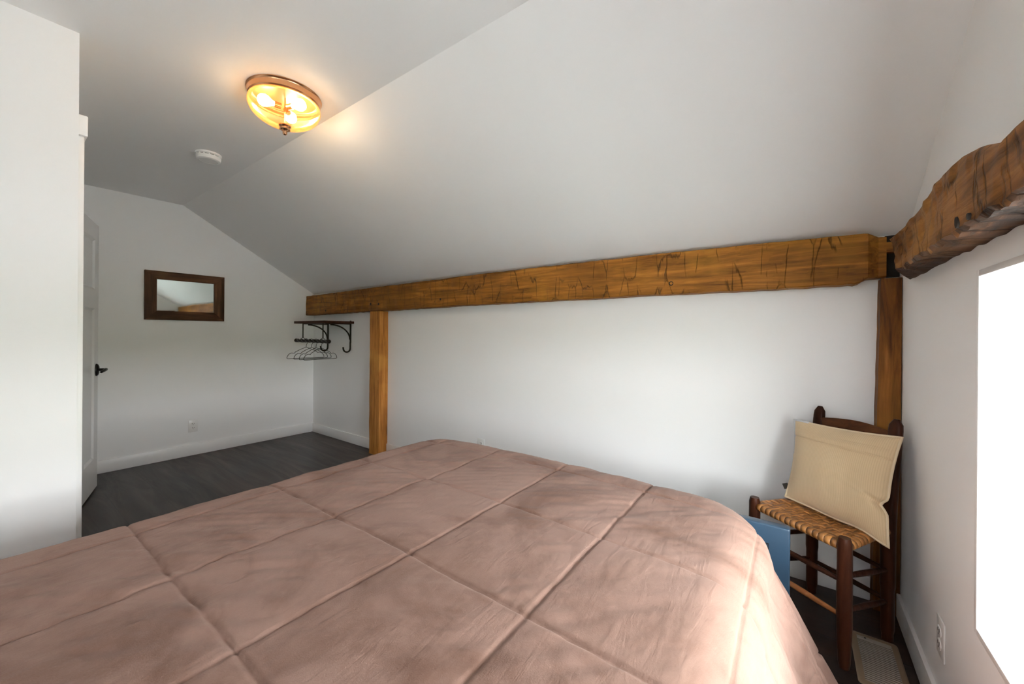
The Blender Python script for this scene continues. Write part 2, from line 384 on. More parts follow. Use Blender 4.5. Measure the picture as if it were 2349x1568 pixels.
# baseboards
BT, BH = 0.014, 0.1
def bb(name, a, b): return struct(boxes(name, [(a, b)], M['trim'], bev=0.003))
bb('baseboard_left', (LX, PY + 0.03, 0), (LX + BT, KY, BH + 0.005))
PLX0, PLX1 = -3.365, -3.207
bb('baseboard_back', (LX + BT, KY - BT, 0), (PLX0, KY, BH))
bb('baseboard_back_right', (PLX1, KY - BT, 0), (0.272, KY, BH))
bb('baseboard_right', (WX - BT, RY, 0), (WX, 2.285, BH))
bb('baseboard_partition', (PX, RY, 0), (PX + BT, PY, BH))
bb('baseboard_doorway', (LX + BT, PY, 0), (DX0 - 0.09, PY + BT, BH))

# window on the right wall: liner, sill, sash and pane
win = struct(empty('window_1', (WX, WY1, WZ0)))
def wp(name, lst, m, bev=0.0):
    o = boxes(name, lst, m, None, bev); o.parent = win; o.matrix_parent_inverse = Matrix.Translation(win.location).inverted(); return o
e = 0.016
wp('window_frame', [((WX - 0.004, WY1 - e, WZ0), (WX + 0.02, WY1, WZ1)), ((WX - 0.004, WY0, WZ0), (WX + 0.02, WY0 + e, WZ1)),
             ((WX - 0.004, WY0 + e, WZ1 - e), (WX + 0.02, WY1 - e, WZ1)), ((WX - 0.004, WY0 + e, WZ0), (WX + 0.02, WY1 - e, WZ0 + e))], M['trim'], 0.002)
g = 0.008
wp('window_jamb', [((WX + 0.025, WY1 - g, WZ0), (WX + T, WY1, WZ1)), ((WX + 0.025, WY0, WZ0), (WX + T, WY0 + g, WZ1)),
             ((WX + 0.025, WY0 + g, WZ1 - g), (WX + T, WY1 - g, WZ1))], M['trim'])
wp('window_sill', [((WX + 0.025, WY0 + g, WZ0), (WX + T, WY1 - g, WZ0 + g))], M['trim'])
f = 0.045; XS = WX + T - 0.045
ym = (WZ0 + WZ1) / 2
wp('sash', [((XS, WY1 - g - f, WZ0 + g), (XS + 0.03, WY1 - g, WZ1 - g)), ((XS, WY0 + g, WZ0 + g), (XS + 0.03, WY0 + g + f, WZ1 - g)),
            ((XS, WY0 + g + f, WZ1 - g - f), (XS + 0.03, WY1 - g - f, WZ1 - g)), ((XS, WY0 + g + f, WZ0 + g), (XS + 0.03, WY1 - g - f, WZ0 + g + f)),
            ((XS, WY0 + g + f, ym - 0.018), (XS + 0.03, WY1 - g - f, ym + 0.018))], M['trim'])
wp('pane', [((XS + 0.012, WY0 + g + f, WZ0 + g + f), (XS + 0.016, WY1 - g - f, ym - 0.018)),
            ((XS + 0.012, WY0 + g + f, ym + 0.018), (XS + 0.016, WY1 - g - f, WZ1 - g - f))], M['pane'])
w2 = struct(empty('fill_window', (RW[0], RY, RW[2])))  # added out of view to brighten the room from behind
zm = (RW[2] + RW[3]) / 2
for nm, lst, m in [('window_frame', [((RW[0], RY - 0.09, RW[2]), (RW[0] + 0.05, RY - 0.05, RW[3])), ((RW[1] - 0.05, RY - 0.09, RW[2]), (RW[1], RY - 0.05, RW[3])),
                              ((RW[0] + 0.05, RY - 0.09, RW[2]), (RW[1] - 0.05, RY - 0.05, RW[2] + 0.05)), ((RW[0] + 0.05, RY - 0.09, RW[3] - 0.05), (RW[1] - 0.05, RY - 0.05, RW[3])),
                              ((RW[0] + 0.05, RY - 0.09, zm - 0.02), (RW[1] - 0.05, RY - 0.05, zm + 0.02))], M['trim']),
                   ('pane', [((RW[0] + 0.05, RY - 0.072, RW[2] + 0.05), (RW[1] - 0.05, RY - 0.068, zm - 0.02)), ((RW[0] + 0.05, RY - 0.072, zm + 0.02), (RW[1] - 0.05, RY - 0.068, RW[3] - 0.05))], M['pane_dim'])]:
    o = boxes(nm, lst, m); o.parent = w2; o.matrix_parent_inverse = Matrix.Translation(w2.location).inverted()
# lawn outside, a storey below
struct(boxes('lawn', [((-40, -40, -3.2), (40, 40, -3.1))], M['grass']))

# ---------------------------------------------------------------- door
HX, HY = -3.374, 0.292
ang = math.atan2(0.547 - HY, -4.247 - HX)       # direction hinge -> free edge
DW, DT, DH = 0.905, 0.035, 1.955
door = struct(empty('door_1', (HX, HY, 0.0), ang))
# local x = along the door, local +y points to -Y side of room (wall), so the seen face is y=0-
s1 = 1
stile, top_r, mid_z0, mid_z1, bot = 0.115, 0.12, 1.335, 1.475, 0.24
b0 = 0.012
def dbox(lst, name, m, bev=0.0):
    o = boxes(name, lst, m, door, bev); return o
lst = [((0, 0, b0), (stile, DT, DH)), ((DW - stile, 0, b0), (DW, DT, DH)),
       ((stile, 0, DH - top_r), (DW - stile, DT, DH)), ((stile, 0, mid_z0), (DW - stile, DT, mid_z1)),
       ((stile, 0, b0), (DW - stile, DT, bot)), ((DW / 2 - 0.055, 0, bot), (DW / 2 + 0.055, DT, mid_z0))]
dbox(lst, 'door_frame', M['door'])
# recessed panels with a sloped moulding round each one
def panel(x0, x1, z0, z1):
    bm = bmesh.new(); d = 0.011; wv = 0.014
    for ys, sg in ((0, 1), (DT, -1)):
        o = [(x0, ys, z0), (x1, ys, z0), (x1, ys, z1), (x0, ys, z1)]
        i = [(x0 + wv, ys + sg * d, z0 + wv), (x1 - wv, ys + sg * d, z0 + wv), (x1 - wv, ys + sg * d, z1 - wv), (x0 + wv, ys + sg * d, z1 - wv)]
        O = [bm.verts.new(p) for p in o]; I = [bm.verts.new(p) for p in i]
        for k in range(4): bm.faces.new((O[k], O[(k + 1) % 4], I[(k + 1) % 4], I[k]))
        bm.faces.new(I)
    return finish(bm, 'panel', M['door'], door)
panel(stile, DW - stile, mid_z1, DH - top_r); panel(stile, DW / 2 - 0.055, bot, mid_z0); panel(DW / 2 + 0.055, DW - stile, bot, mid_z0)
# which local side faces the room?
side = -1 if Vector((-math.sin(ang), math.cos(ang))).y < 0 else 1
yf = DT if side > 0 else 0
def lever(yface, sg):
    bm = bmesh.new(); hx, hz = DW - 0.062, 0.885
    mt = Matrix.Translation((hx, yface, hz)) @ Matrix.Rotation(-PI / 2 * sg, 4, 'X') @ Matrix.Diagonal((0.78, 1.15, 1, 1))
    lathe(bm, [(0.040, 0), (0.040, 0.004), (0.034, 0.012), (0.022, 0.017), (0.0, 0.018)], 32, mt)
    h = finish(bm, 'door_handle', M['black'], door, True, 50)
    bm = bmesh.new()
    tube(bm, [(hx, yface + sg * 0.012, hz), (hx, yface + sg * 0.048, hz)], 0.0105, 16)
    lv = finish(bm, 'handle_spindle', M['black'], h, True, 50)
    bm = bmesh.new()
    pts = [(hx + 0.012, yface + sg * 0.050, hz + 0.002), (hx - 0.02, yface + sg * 0.054, hz + 0.002), (hx - 0.06, yface + sg * 0.052, hz - 0.002), (hx - 0.105, yface + sg * 0.044, hz - 0.010)]
    tube(bm, pts, [0.010, 0.011, 0.010, 0.008], 14)
    finish(bm, 'handle_lever', M['black'], h, True, 50)
lever(DT, 1); lever(0, -1)
for z in (0.25, 1.0, 1.72):
    bm = bmesh.new(); lathe(bm, [(0.006, z), (0.006, z + 0.09)], 12, Matrix.Translation((-0.006, DT if side > 0 else 0, 0)))
    finish(bm, 'hinge', M['black'], door, True, 50)

# ---------------------------------------------------------------- hewn beams and posts
def facet(t, period, depth, ph=0.0):
    q = t / period + ph; k = math.floor(q); f_ = q - k
    return depth * (0.5 + 0.5 * math.sin(k * 12.9898 + ph * 3)) * f_ ** 1.5
def interp(tab, x):
    if x <= tab[0][0]: return tab[0][1]
    for (a, va), (b, vb) in zip(tab, tab[1:]):
        if x <= b: return va + (vb - va) * (x - a) / (b - a)
    return tab[-1][1]
def section(y0, y1, z0f, z0b, z1f, z1b, n=7, ch=0.006):
    """closed loop in the (depth, height) plane: front face first, front = y0"""
    P = []
    for i in range(n + 1): P.append((y0, z0f + ch + (z1f - z0f - 2 * ch) * i / n))
    for i in range(1, 4): P.append((y0 + ch + (y1 - y0 - ch) * (i - 1) / 2.0 if i > 1 else y0 + ch, z1f + (z1b - z1f) * (i - 1) / 2.0))
    P.append((y1, z0b))
    P.append(((y0 + y1) / 2, (z0f + z0b) / 2)); P.append((y0 + ch, z0f))
    return P
# beam along the knee wall
BF = 2.27
kt = [(-4.625, 1.590), (-4.0, 1.598), (-3.3, 1.612), (-2.6, 1.620), (-1.97, 1.629), (-0.6, 1.634), (0.245, 1.624), (0.285, 1.607), (0.311, 1.605)]
kb = [(-4.625, 1.368), (-3.4, 1.383), (-3.1, 1.384), (-1.97, 1.397), (-0.6, 1.402), (0.205, 1.404), (0.222, 1.410), (0.246, 1.428), (0.311, 1.432)]
kf = [(-4.625, BF), (0.249, BF), (0.286, BF + 0.030), (0.311, BF + 0.030)]
xs = [-4.625 + i * 0.016 for i in range(310)]; xs = [x for x in xs if x < 0.2] + [0.205, 0.222, 0.235, 0.249, 0.262, 0.286, 0.300, 0.311]
bm = bmesh.new(); rs = []
for x in xs:
    a = 0.004 * nz(x, 1.3, 0, 3.1) + 0.0025 * nz(x, 7, 0, 14) if x < 0.2 else 0
    b = 0.004 * nz(x, 5.3, 0, 3.4) + 0.003 * nz(x, 9, 0, 17) if x < 0.2 else 0
    yf_ = interp(kf, x)
    zb_ = interp(kb, x) + b if abs(x + 3.285) > 0.12 else interp(kb, x) + 0.001
    sec = section(yf_, KY - 0.001, zb_, zb_, interp(kt, x) + a, min(1.617, interp(kt, x) + a))
    ring = []
    for y, z in sec:
        dy = (0.0035 * nz(x, z, 3, 9) + 0.002 * nz(x * 0.6, z * 3, 11, 12)) if y < yf_ + 0.001 and x < 0.24 else 0
        if dy: dy += facet(x + 0.05 * nz(x, z * 9, 3, 2), 0.135, 0.005, math.floor((z - 1.38) / 0.085) * 0.43)
        ring.append((x, y + dy, z))
    rs.append(ring)
rings(bm, rs)
kbm = tag(finish(bm, 'timber_beam', M['beam_x'], None, True, 38), 'long orange-brown hewn timber beam running along the low wall under the sloped ceiling', 'beam')
def pegs(parent, pts, m=M['void']):
    for (p, r) in pts:
        bm = bmesh.new(); lathe(bm, [(r, 0), (r, 0.003), (r * 0.8, 0.004)], 20, Matrix.Translation(p) @ Matrix.Rotation(PI / 2, 4, 'X'))
        finish(bm, 'peg_hole', m, parent, True, 40)
pegs(kbm, [((-0.564, BF + 0.003, 1.4605), 0.0125), ((-3.36, BF + 0.003, 1.452), 0.012), ((-3.234, BF + 0.003, 1.447), 0.011), ((-2.389, BF + 0.003, 1.455), 0.009), ((-4.188, BF + 0.003, 1.41), 0.011)])
bm = bmesh.new(); lathe(bm, [(0.007, 0), (0.007, 0.005), (0.004, 0.007)], 16, Matrix.Translation((-0.562, BF + 0.001, 1.4605)) @ Matrix.Rotation(PI / 2, 4, 'X'))
finish(bm, 'wood_peg', M['beam_x'], kbm, True, 40)
boxes('tenon', [((0.310, 2.305, 1.538), (0.3585, 2.34, 1.582))], M['beam_x'], kbm)

# beam on the window wall
rt = [(-0.95, 1.50), (0.6, 1.50), (0.937, 1.516), (0.988, 1.515), (1.031, 1.511), (1.07, 1.522), (1.11, 1.537), (1.15, 1.547), (1.192, 1.556), (1.25, 1.566), (1.322, 1.571), (1.40, 1.572), (1.47, 1.566), (1.55, 1.553), (1.618, 1.545), (1.73, 1.541), (1.828, 1.540), (2.05, 1.548), (2.3, 1.56)]
ys = [-0.949 + i * 0.011 for i in range(300) if -0.949 + i * 0.011 < 1.865] + [1.88]
bm = bmesh.new(); rs = []
for k, y in enumerate(ys):
    last = k == len(ys) - 1
    zb = 1.402 + 0.005 * nz(y, 3, 0, 4) + 0.006 * nz(y, 2, 0, 19)
    zt = interp(rt, y) + 0.003 * nz(y, 6, 0, 12)
    ring = []
    sec = section(0.278, WX - 0.001, zb, zb - 0.002, zt, zt, ch=0.009)
    for (x, z) in sec:
        dx = (0.005 * nz(y, z, 5, 7) + 0.004 * nz(y, z * 1.5, 2, 22)) if x < 0.282 else 0
        if dx: dx += facet(y + 0.05 * nz(y, z * 9, 3, 2), 0.115, 0.011, math.floor((z - 1.38) / 0.07) * 0.37)
        dz = (0.010 * nz(y, x * 3, 8, 24) + 0.009 * abs(nz(y, x * 2, 18, 45))) if z < zb + 0.004 and x > 0.279 and x < 0.35 else 0
        yy = y
        if last or y > 1.6:
            yend = 1.88 + (x - 0.278) / 0.082 * 0.28 + (z - 1.404) / 0.14 * 0.12
            tt = (y - 1.6) / 0.28; yy = 1.6 + (min(yend, 2.255) - 1.6) * tt
            z = z + (interp(rt, yy) - interp(rt, y)) * (1 if z > 1.5 else 0)
        ring.append((x + dx, yy, z + dz))
    rs.append(ring)
rings(bm, rs)
rbm = tag(finish(bm, 'timber_beam', M['beam_y'], None, True, 40), 'thick weathered hewn timber beam with wavy top edge on the right wall above the window', 'beam')
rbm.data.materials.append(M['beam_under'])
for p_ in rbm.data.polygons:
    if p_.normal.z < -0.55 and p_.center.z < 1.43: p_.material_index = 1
for (y, z, r) in [(1.235, 1.424, 0.010), (1.165, 1.419, 0.006)]:
    bm = bmesh.new(); lathe(bm, [(r, 0), (r, 0.004), (r * 0.8, 0.005)], 14, Matrix.Translation((0.279, y, z)) @ Matrix.Rotation(-PI / 2, 4, 'Y') @ Matrix.Diagonal((1.25, 1, 1, 1)))
    for v_ in bm.verts: v_.co += Vector((0, 0.003 * nz(v_.co.y, v_.co.z, 0, 90), 0.003 * nz(v_.co.z, v_.co.y, 3, 90)))
    finish(bm, 'peg_hole', M['void'], rbm, True, 40)
# near-black block painting in the shade of the pocket between the two beams
mb = boxes('mortise_shade', [((0.3115, 2.342, 1.436), (0.3585, 2.3625, 1.616))], M['void']); mb.parent = kbm

def post(name, x0, x1, y0, z1, m, label, amp, edge, left_tab=None):
    bm = bmesh.new(); rs = []; N = 46
    for k in range(N + 1):
        z = z1 * k / N
        l = x0 + amp * nz(z, 2.2, edge, 3.5) + amp * 0.5 * nz(z, 4, edge, 12)
        r = x1 + (amp * nz(z, 8.2, edge, 3) if amp > 0.004 else 0) * 0.4
        yy = y0 + amp * 0.7 * nz(z, 1, edge, 4)
        if left_tab: l += interp(left_tab, z)
        P = [(l + (r - l) * i / 5, yy + 0.002 * nz(l + i * 0.2, z, edge, 12)) for i in range(6)] + [(r, yy + 0.03), (r, yy + 0.06), (r, KY - 0.001), (l, KY - 0.001), (l + 0.002, yy + 0.05)]
        rs.append([(x, y, z) for x, y in P])
    rings(bm, rs)
    return tag(finish(bm, name, m, None, True, 40), label, 'post')
post('timber_post', PLX0 + 0.004, PLX1, 2.265, 1.380, M['post'], 'honey-brown timber post under the long beam beyond the foot of the bed', 0.006, 1)
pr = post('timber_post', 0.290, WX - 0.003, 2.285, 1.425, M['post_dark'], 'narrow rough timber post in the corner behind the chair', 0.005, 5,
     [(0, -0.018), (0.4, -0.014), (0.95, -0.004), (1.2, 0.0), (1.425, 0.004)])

# ---------------------------------------------------------------- ceiling light
LC = (-2.055, 0.900)
lamp = tag(empty('ceiling_light', (LC[0], LC[1], CZ)), 'copper flush ceiling light with glowing amber seeded glass bowl', 'ceiling light')
bm = bmesh.new(); lathe(bm, [(0.0, 0), (0.163, 0), (0.164, -0.004), (0.159, -0.008), (0.157, -0.012), (0.157, -0.034), (0.150, -0.042), (0.140, -0.043), (0.140, -0.036), (0.0, -0.036)][1:-1], 96, caps=False)
finish(bm, 'canopy_ring', M['brass'], lamp, True, 40)
bm = bmesh.new(); lathe(bm, [(0.139, -0.012), (0.0, -0.012)], 64, caps=False)
finish(bm, 'reflector_plate', mat('lamp_reflector', (0.16, 0.075, 0.022), 0.4, 0.3), lamp, True, 40)
bm = bmesh.new(); lathe(bm, [(0.148, -0.034), (0.156, -0.044), (0.159, -0.058), (0.157, -0.074), (0.148, -0.094), (0.128, -0.115), (0.098, -0.133), (0.060, -0.145), (0.014, -0.150)], 96, caps=False)
finish(bm, 'glass_bowl', M['amber'], lamp, True)
bm = bmesh.new(); lathe(bm, [(0.004, -0.012), (0.004, -0.15)], 12)
finish(bm, 'center_rod', M['brass'], lamp, True, 40)
bm = bmesh.new(); lathe(bm, [(0.014, -0.144), (0.027, -0.149), (0.027, -0.153), (0.020, -0.160), (0.024, -0.165), (0.023, -0.170), (0.012, -0.177), (0.010, -0.182), (0.0105, -0.188), (0.006, -0.195), (0.0, -0.197)], 32)
finish(bm, 'finial', M['brass'], lamp, True, 40)
for k in range(3):
    a = math.radians(20 + 120 * k)
    mt = Matrix.Rotation(a, 4, 'Z') @ Matrix.Translation((0, 0, -0.060)) @ Matrix.Rotation(PI / 2, 4, 'Y')
    bm = bmesh.new(); lathe(bm, [(0.014, 0.018), (0.014, 0.048)], 20, mt)
    so = finish(bm, 'socket', M['brass'], lamp, True, 40)
    bm = bmesh.new(); lathe(bm, [(0.010, 0.048), (0.013, 0.058), (0.024, 0.075), (0.028, 0.090), (0.024, 0.106), (0.012, 0.116), (0.0, 0.118)], 24, mt)
    finish(bm, 'bulb', M['bulb'], lamp, True)

# smoke alarm
AL = (-3.15, 0.905)
al = tag(empty('smoke_alarm', (AL[0], AL[1], CZ)), 'small round white smoke alarm on the ceiling behind the lit lamp', 'smoke alarm')
bm = bmesh.new(); lathe(bm, [(0.070, 0), (0.070, -0.010), (0.064, -0.014)], 56); finish(bm, 'base_plate', M['alarm'], al, True, 40)
bm = bmesh.new(); lathe(bm, [(0.058, -0.013), (0.058, -0.021)], 40); finish(bm, 'vent_slot', mat('alarm_vent_grey', (0.22, 0.21, 0.2), 0.6), al, True, 40)
bm = bmesh.new(); lathe(bm, [(0.066, -0.020), (0.067, -0.024), (0.064, -0.042), (0.058, -0.046), (0.050, -0.047), (0.048, -0.045), (0.0, -0.044)], 56)
for k in range(14):
    a = 2 * PI * k / 14
    box(bm, (-0.003, 0.055, -0.022), (0.003, 0.066, -0.012), mat=Matrix.Rotation(a, 4, 'Z'))
finish(bm, 'cover', M['alarm'], al, True, 40)

# ---------------------------------------------------------------- framed mirror on the left wall
my0, my1, mz0, mz1 = 0.872, 1.462, 1.274, 1.711
iy0, iy1, iz0, iz1 = 0.954, 1.379, 1.356, 1.638
mir = tag(empty('mirror', (LX, (my0 + my1) / 2, mz0)), 'rectangular wall mirror in a wide rustic dark wood frame', 'mirror')
def mp_(name, verts, m):
    """trapezoid board in the wall plane, mitred"""
    bm = bmesh.new()
    F = [Vector((0.001, y - mir.location.y, z - mz0)) for y, z in verts]
    rings(bm, [F, [p + Vector((0.021, 0, 0)) for p in F]])
    bmesh.ops.bevel(bm, geom=bm.edges[:], offset=0.0015, segments=1, affect='EDGES')
    return finish(bm, name, m, mir)
mp_('frame_rail', [(my0, mz1), (my1, mz1), (iy1, iz1), (iy0, iz1)], M['frame'])
mp_('frame_rail', [(my0, mz0), (my1, mz0), (iy1, iz0), (iy0, iz0)], M['frame'])
mp_('frame_stile', [(my0, mz0), (my0, mz1), (iy0, iz1), (iy0, iz0)], M['frame_v'])
mp_('frame_stile', [(my1, mz0), (my1, mz1), (iy1, iz1), (iy1, iz0)], M['frame_v'])
bm = bmesh.new(); box(bm, (0.002, iy0 - 0.01 - mir.location.y, iz0 - 0.01 - mz0), (0.009, iy1 + 0.01 - mir.location.y, iz1 + 0.01 - mz0))
finish(bm, 'mirror_glass', M['mirror'], mir)

# ---------------------------------------------------------------- outlets
def outlet(loc, rz, label, full=True):
    """local: plate in the XZ plane, facing -Y"""
    t = tag(empty('electrical_outlet', loc, rz), label, 'outlet', )
    bm = bmesh.new(); box(bm, (-0.036, -0.005, -0.058), (0.036, 0, 0.058), 0.003, 2); finish(bm, 'cover_plate', M['plate'], t, True, 40)
    for s in (-1, 1):
        bm = bmesh.new(); n = 28; pr_ = []
        for k in range(n):
            a = 2 * PI * k / n; x = 0.0172 * math.cos(a); z = max(-0.0135, min(0.0135, 0.0172 * math.sin(a)))
            pr_.append((x, z + s * 0.0195))
        rings(bm, [[(x, -0.004, z) for x, z in pr_], [(x, -0.0075, z) for x, z in pr_]])
        r = finish(bm, 'receptacle', M['plate'], t, True, 40)
        bm = bmesh.new()
        for dx in (-0.0065, 0.0065): box(bm, (dx - 0.0012, -0.0082, s * 0.0195 - 0.001), (dx + 0.0012, -0.0073, s * 0.0195 + 0.0085))
        lathe(bm, [(0.0026, 0), (0.0026, 0.0009)], 10, Matrix.Translation((0, -0.0073, s * 0.0195 - 0.0078)) @ Matrix.Rotation(PI / 2, 4, 'X'))
        finish(bm, 'socket_slot', M['slot'], r)
    bm = bmesh.new(); lathe(bm, [(0.003, 0), (0.003, 0.001)], 12, Matrix.Translation((0, -0.005, 0)) @ Matrix.Rotation(PI / 2, 4, 'X'))
    finish(bm, 'screw', M['plate'], t, True, 40)
    return t
outlet((LX, 1.224, 0.276), PI / 2, 'white duplex outlet on the far wall below the mirror')
outlet((-2.011, KY, 0.285), 0, 'white duplex outlet on the low wall peeking above the far edge of the bed')
outlet((WX, 1.715, 0.272), -PI / 2, 'white duplex outlet on the right wall beneath the window')

# ---------------------------------------------------------------- wall shelf with hooks and hanging rail
SX0, SX1, SY0, SZ = -4.405, -3.785, 2.035, 1.264
sh = tag(empty('wall_shelf', ((SX0 + SX1) / 2, KY, SZ)), 'dark brown wall shelf on curved iron hook brackets in the far corner', 'shelf')
def sp(o): o.parent = sh; o.matrix_parent_inverse = Matrix.Translation(sh.location).inverted(); return o
bm = bmesh.new(); box(bm, (SX0, SY0, SZ), (SX1, KY - 0.001, SZ + 0.026), 0.004); sp(finish(bm, 'shelf_board', M['shelf'], None, True, 40))
for x in (SX0 + 0.105, SX1 - 0.062):
    bm = bmesh.new()
    box(bm, (x - 0.012, KY - 0.009, 1.06), (x + 0.012, KY - 0.001, SZ + 0.035), 0.002)
    br_ = sp(finish(bm, 'bracket', M['iron'], None, True, 40))
    bm = bmesh.new()
    box(bm, (x - 0.012, SY0 + 0.05, SZ - 0.007), (x + 0.012, KY - 0.008, SZ - 0.0005), 0.002)
    o = sp(finish(bm, 'bracket_arm', M['iron'], None, True, 40))
    bm = bmesh.new(); pts = []
    for k in range(15):
        a = PI / 2 * k / 14; pts.append((x, KY - 0.012 - 0.215 * (1 - math.sin(PI / 2 - a)) , SZ - 0.012 - 0.155 * (1 - math.sin(a))))
    tube(bm, pts, 0.0075, 10)
    sp(finish(bm, 'curved_brace', M['iron'], None, True, 40))
    bm = bmesh.new(); pts = [(x, KY - 0.006, 1.07), (x, KY - 0.006, 1.02)]
    for k in range(1, 13):
        a = PI * k / 12 * 1.02; pts.append((x, KY - 0.046 + 0.040 * math.cos(a), 1.005 - 0.040 * math.sin(a) + 0.0))
    pts.append((x, KY - 0.088, 1.018))
    tube(bm, pts, [0.009] * 4 + [0.0085] * (len(pts) - 5) + [0.0095], 10)
    sp(finish(bm, 'coat_hook', M['iron'], None, True, 40))
RYY, RZ = 2.05, 1.085
for x in (-4.235, -3.83):
    bm = bmesh.new(); tube(bm, [(x, RYY, SZ), (x, RYY, RZ + 0.028)], 0.006, 8); 
    pts = [(x, RYY + 0.024 * math.sin(2 * PI * k / 20), RZ + 0.004 + 0.024 * math.cos(2 * PI * k / 20)) for k in range(20)]
    tube(bm, pts, 0.003, 6, closed=True)
    sp(finish(bm, 'rod_hanger_ring', M['iron'], None, True, 40))
bm = bmesh.new(); rs = []; N = 90; x0, x1 = -4.40, -3.70
for k in range(N + 1):
    x = x0 + (x1 - x0) * k / N; d = min(x - x0, x1 - x)
    tw = x * 38
    if d < 0.036: r = 0.021 * math.sqrt(max(0.0, 1 - ((d - 0.02) / 0.0205) ** 2)) if d < 0.034 else 0.012; r = max(r, 0.001 if d < 0.005 else 0.012)
    else: r = 0.0165
    rs.append([(x, RYY + r * (1 + (0.22 * math.cos(2 * a) if d >= 0.036 else 0)) * math.cos(a + tw) , RZ - 0.002 + r * (1 + (0.22 * math.cos(2 * a) if d >= 0.036 else 0)) * math.sin(a + tw)) for a in [2 * PI * q / 14 for q in range(14)]])
rings(bm, rs); sp(finish(bm, 'hanging_rod', M['rod'], None, True, 60))

def hanger_mesh():
    bm = bmesh.new(); r = 0.0026
    h = []
    for k in range(13):    # hook over the rod (centre of rod is 0,0)
        a = math.radians(200 - 18 * k); h.append((0, 0.0195 * math.cos(a), 0.0195 * math.sin(a)))
    h += [(0, 0.016, -0.018), (0, 0.004, -0.040), (0, 0, -0.068)]
    tube(bm, h, r, 6)
    me = bpy.data.meshes.new('hook')
    half = []
    pts = [(0, -0.068), (0.06, -0.092), (0.105, -0.115), (0.118, -0.130), (0.127, -0.127), (0.145, -0.125), (0.168, -0.136), (0.184, -0.158), (0.188, -0.176), (0.180, -0.182)]
    loop = [(0, y, z) for y, z in pts] + [(0, -y, z) for y, z in pts[::-1][:-1]]
    bm2 = bmesh.new(); tube(bm2, loop, r, 6, closed=True)
    return bm, bm2
hg = None
specs = [(-4.165, -0.05, 'first wire hanger from the left end of the twisted rail'), (-4.055, 0.13, 'second wire hanger from the left end of the twisted rail'),
         (-3.965, 0.20, 'third wire hanger from the left end of the twisted rail'), (-3.865, 0.16, 'rightmost wire hanger on the twisted rail, nearest the ring')]
for i, (x, rz, lab) in enumerate(specs):
    if hg is None:
        hg = empty('clothes_hanger'); a, b = hanger_mesh()
        hk = finish(a, 'hook', M['iron'], hg, True); bd = finish(b, 'wire_body', M['iron'], hg, True); o = hg
    else:
        o = hg.copy(); col.objects.link(o)
        for ch in (hk, bd):
            c = ch.copy(); col.objects.link(c); c.parent = o
    o.location = (x, RYY, RZ - 0.001); o.rotation_euler = (0, 0, rz)
    tag(o, 'dark ' + lab, 'hanger', 'wire hangers on the shelf rail')

# ---------------------------------------------------------------- bed under the comforter
XL, XR, YF, YH, TZ, R = -1.695, -0.052, 1.605, -0.93, 0.616, 0.130
RC = 0.10
bed = tag(empty('bed', ((XL + XR) / 2, (YF + YH) / 2, 0)), 'low bed frame and mattress beneath the mauve comforter', 'bed')
def bp_(o): o.parent = bed; o.matrix_parent_inverse = Matrix.Translation(bed.location).inverted(); return o
bp_(boxes('mattress', [((XL + 0.07, YH + 0.03, 0.30), (XR - 0.07, YF - 0.07, 0.545))], M['mattress'], bev=0.03))
bp_(boxes('bed_frame', [((XL + 0.08, YH + 0.04, 0.18), (XR - 0.08, YF - 0.08, 0.30))], M['bedwood']))
for x in (XL + 0.12, XR - 0.17):
    for y in (YH + 0.1, YF - 0.17):
        bp_(boxes('leg', [((x, y, 0), (x + 0.05, y + 0.05, 0.18))], M['bedwood']))
MU = [-1.86, -1.503, -1.148, -0.793, -0.437, -0.080, 0.280]   # seams along the bed (x)
LV = [-0.85, -0.475, -0.10, 0.27, 0.655, 1.028, 1.42, 1.80]     # seams across the bed (y)
def seam(t, tab):
    best = min(abs(t - s) for s in tab); return best
def cell(t, tab):
    for a, b in zip(tab, tab[1:]):
        if a <= t <= b: return (t - a) / (b - a)
    return 0.5
drop = TZ - 0.05
arc = R * PI / 2
ext = arc + (drop - R)
na, nb = 620, 640
a0, a1 = XL + R - ext, XR - R + ext
b0_, b1_ = YH, YF - R + ext
bm = bmesh.new(); grid = []
def surf(a, b):
    ca = min(max(a, XL + R), XR - R); cb = min(b, YF - R)
    kx = min(max(a, XL + R + RC), XR - R - RC); ky = min(b, YF - R - RC)     # plan corners rounded by RC
    ux, uy = a - kx, b - ky; L_ = math.hypot(ux, uy)
    if L_ > RC and L_ > 1e-9: ca, cb = kx + ux / L_ * RC, ky + uy / L_ * RC
    else: ca, cb = a, b
    da, db = a - ca, b - cb
    # unrolled grid corner: use a rounded combination so the corner falls as a cone
    e = math.hypot(da, db)
    if e > ext and da != 0 and db != 0: e = ext + (e - ext) * 0.0
    if e < 1e-9: nx, ny = 0, 0
    else: nx, ny = da / math.hypot(da, db), db / math.hypot(da, db)
    fl = 0.20 + 0.16 * abs(nx) + 0.30 * abs(nx * ny)
    if e <= arc:
        t = e / R; hz = R * math.sin(t) ; dz = R * (1 - math.cos(t))
    else:
        q = e - arc; hz = R + q * fl; dz = R + q * math.sqrt(1 - fl * fl)
    # gentle crown of the bed top
    u = (ca - (XL + R)) / (XR - XL - 2 * R); cr = 0.012 * (1 - (2 * u - 1) ** 2)
    p = Vector((ca + nx * hz, cb + ny * hz, TZ - 0.010 + cr - dz))
    return p, e, nx, ny
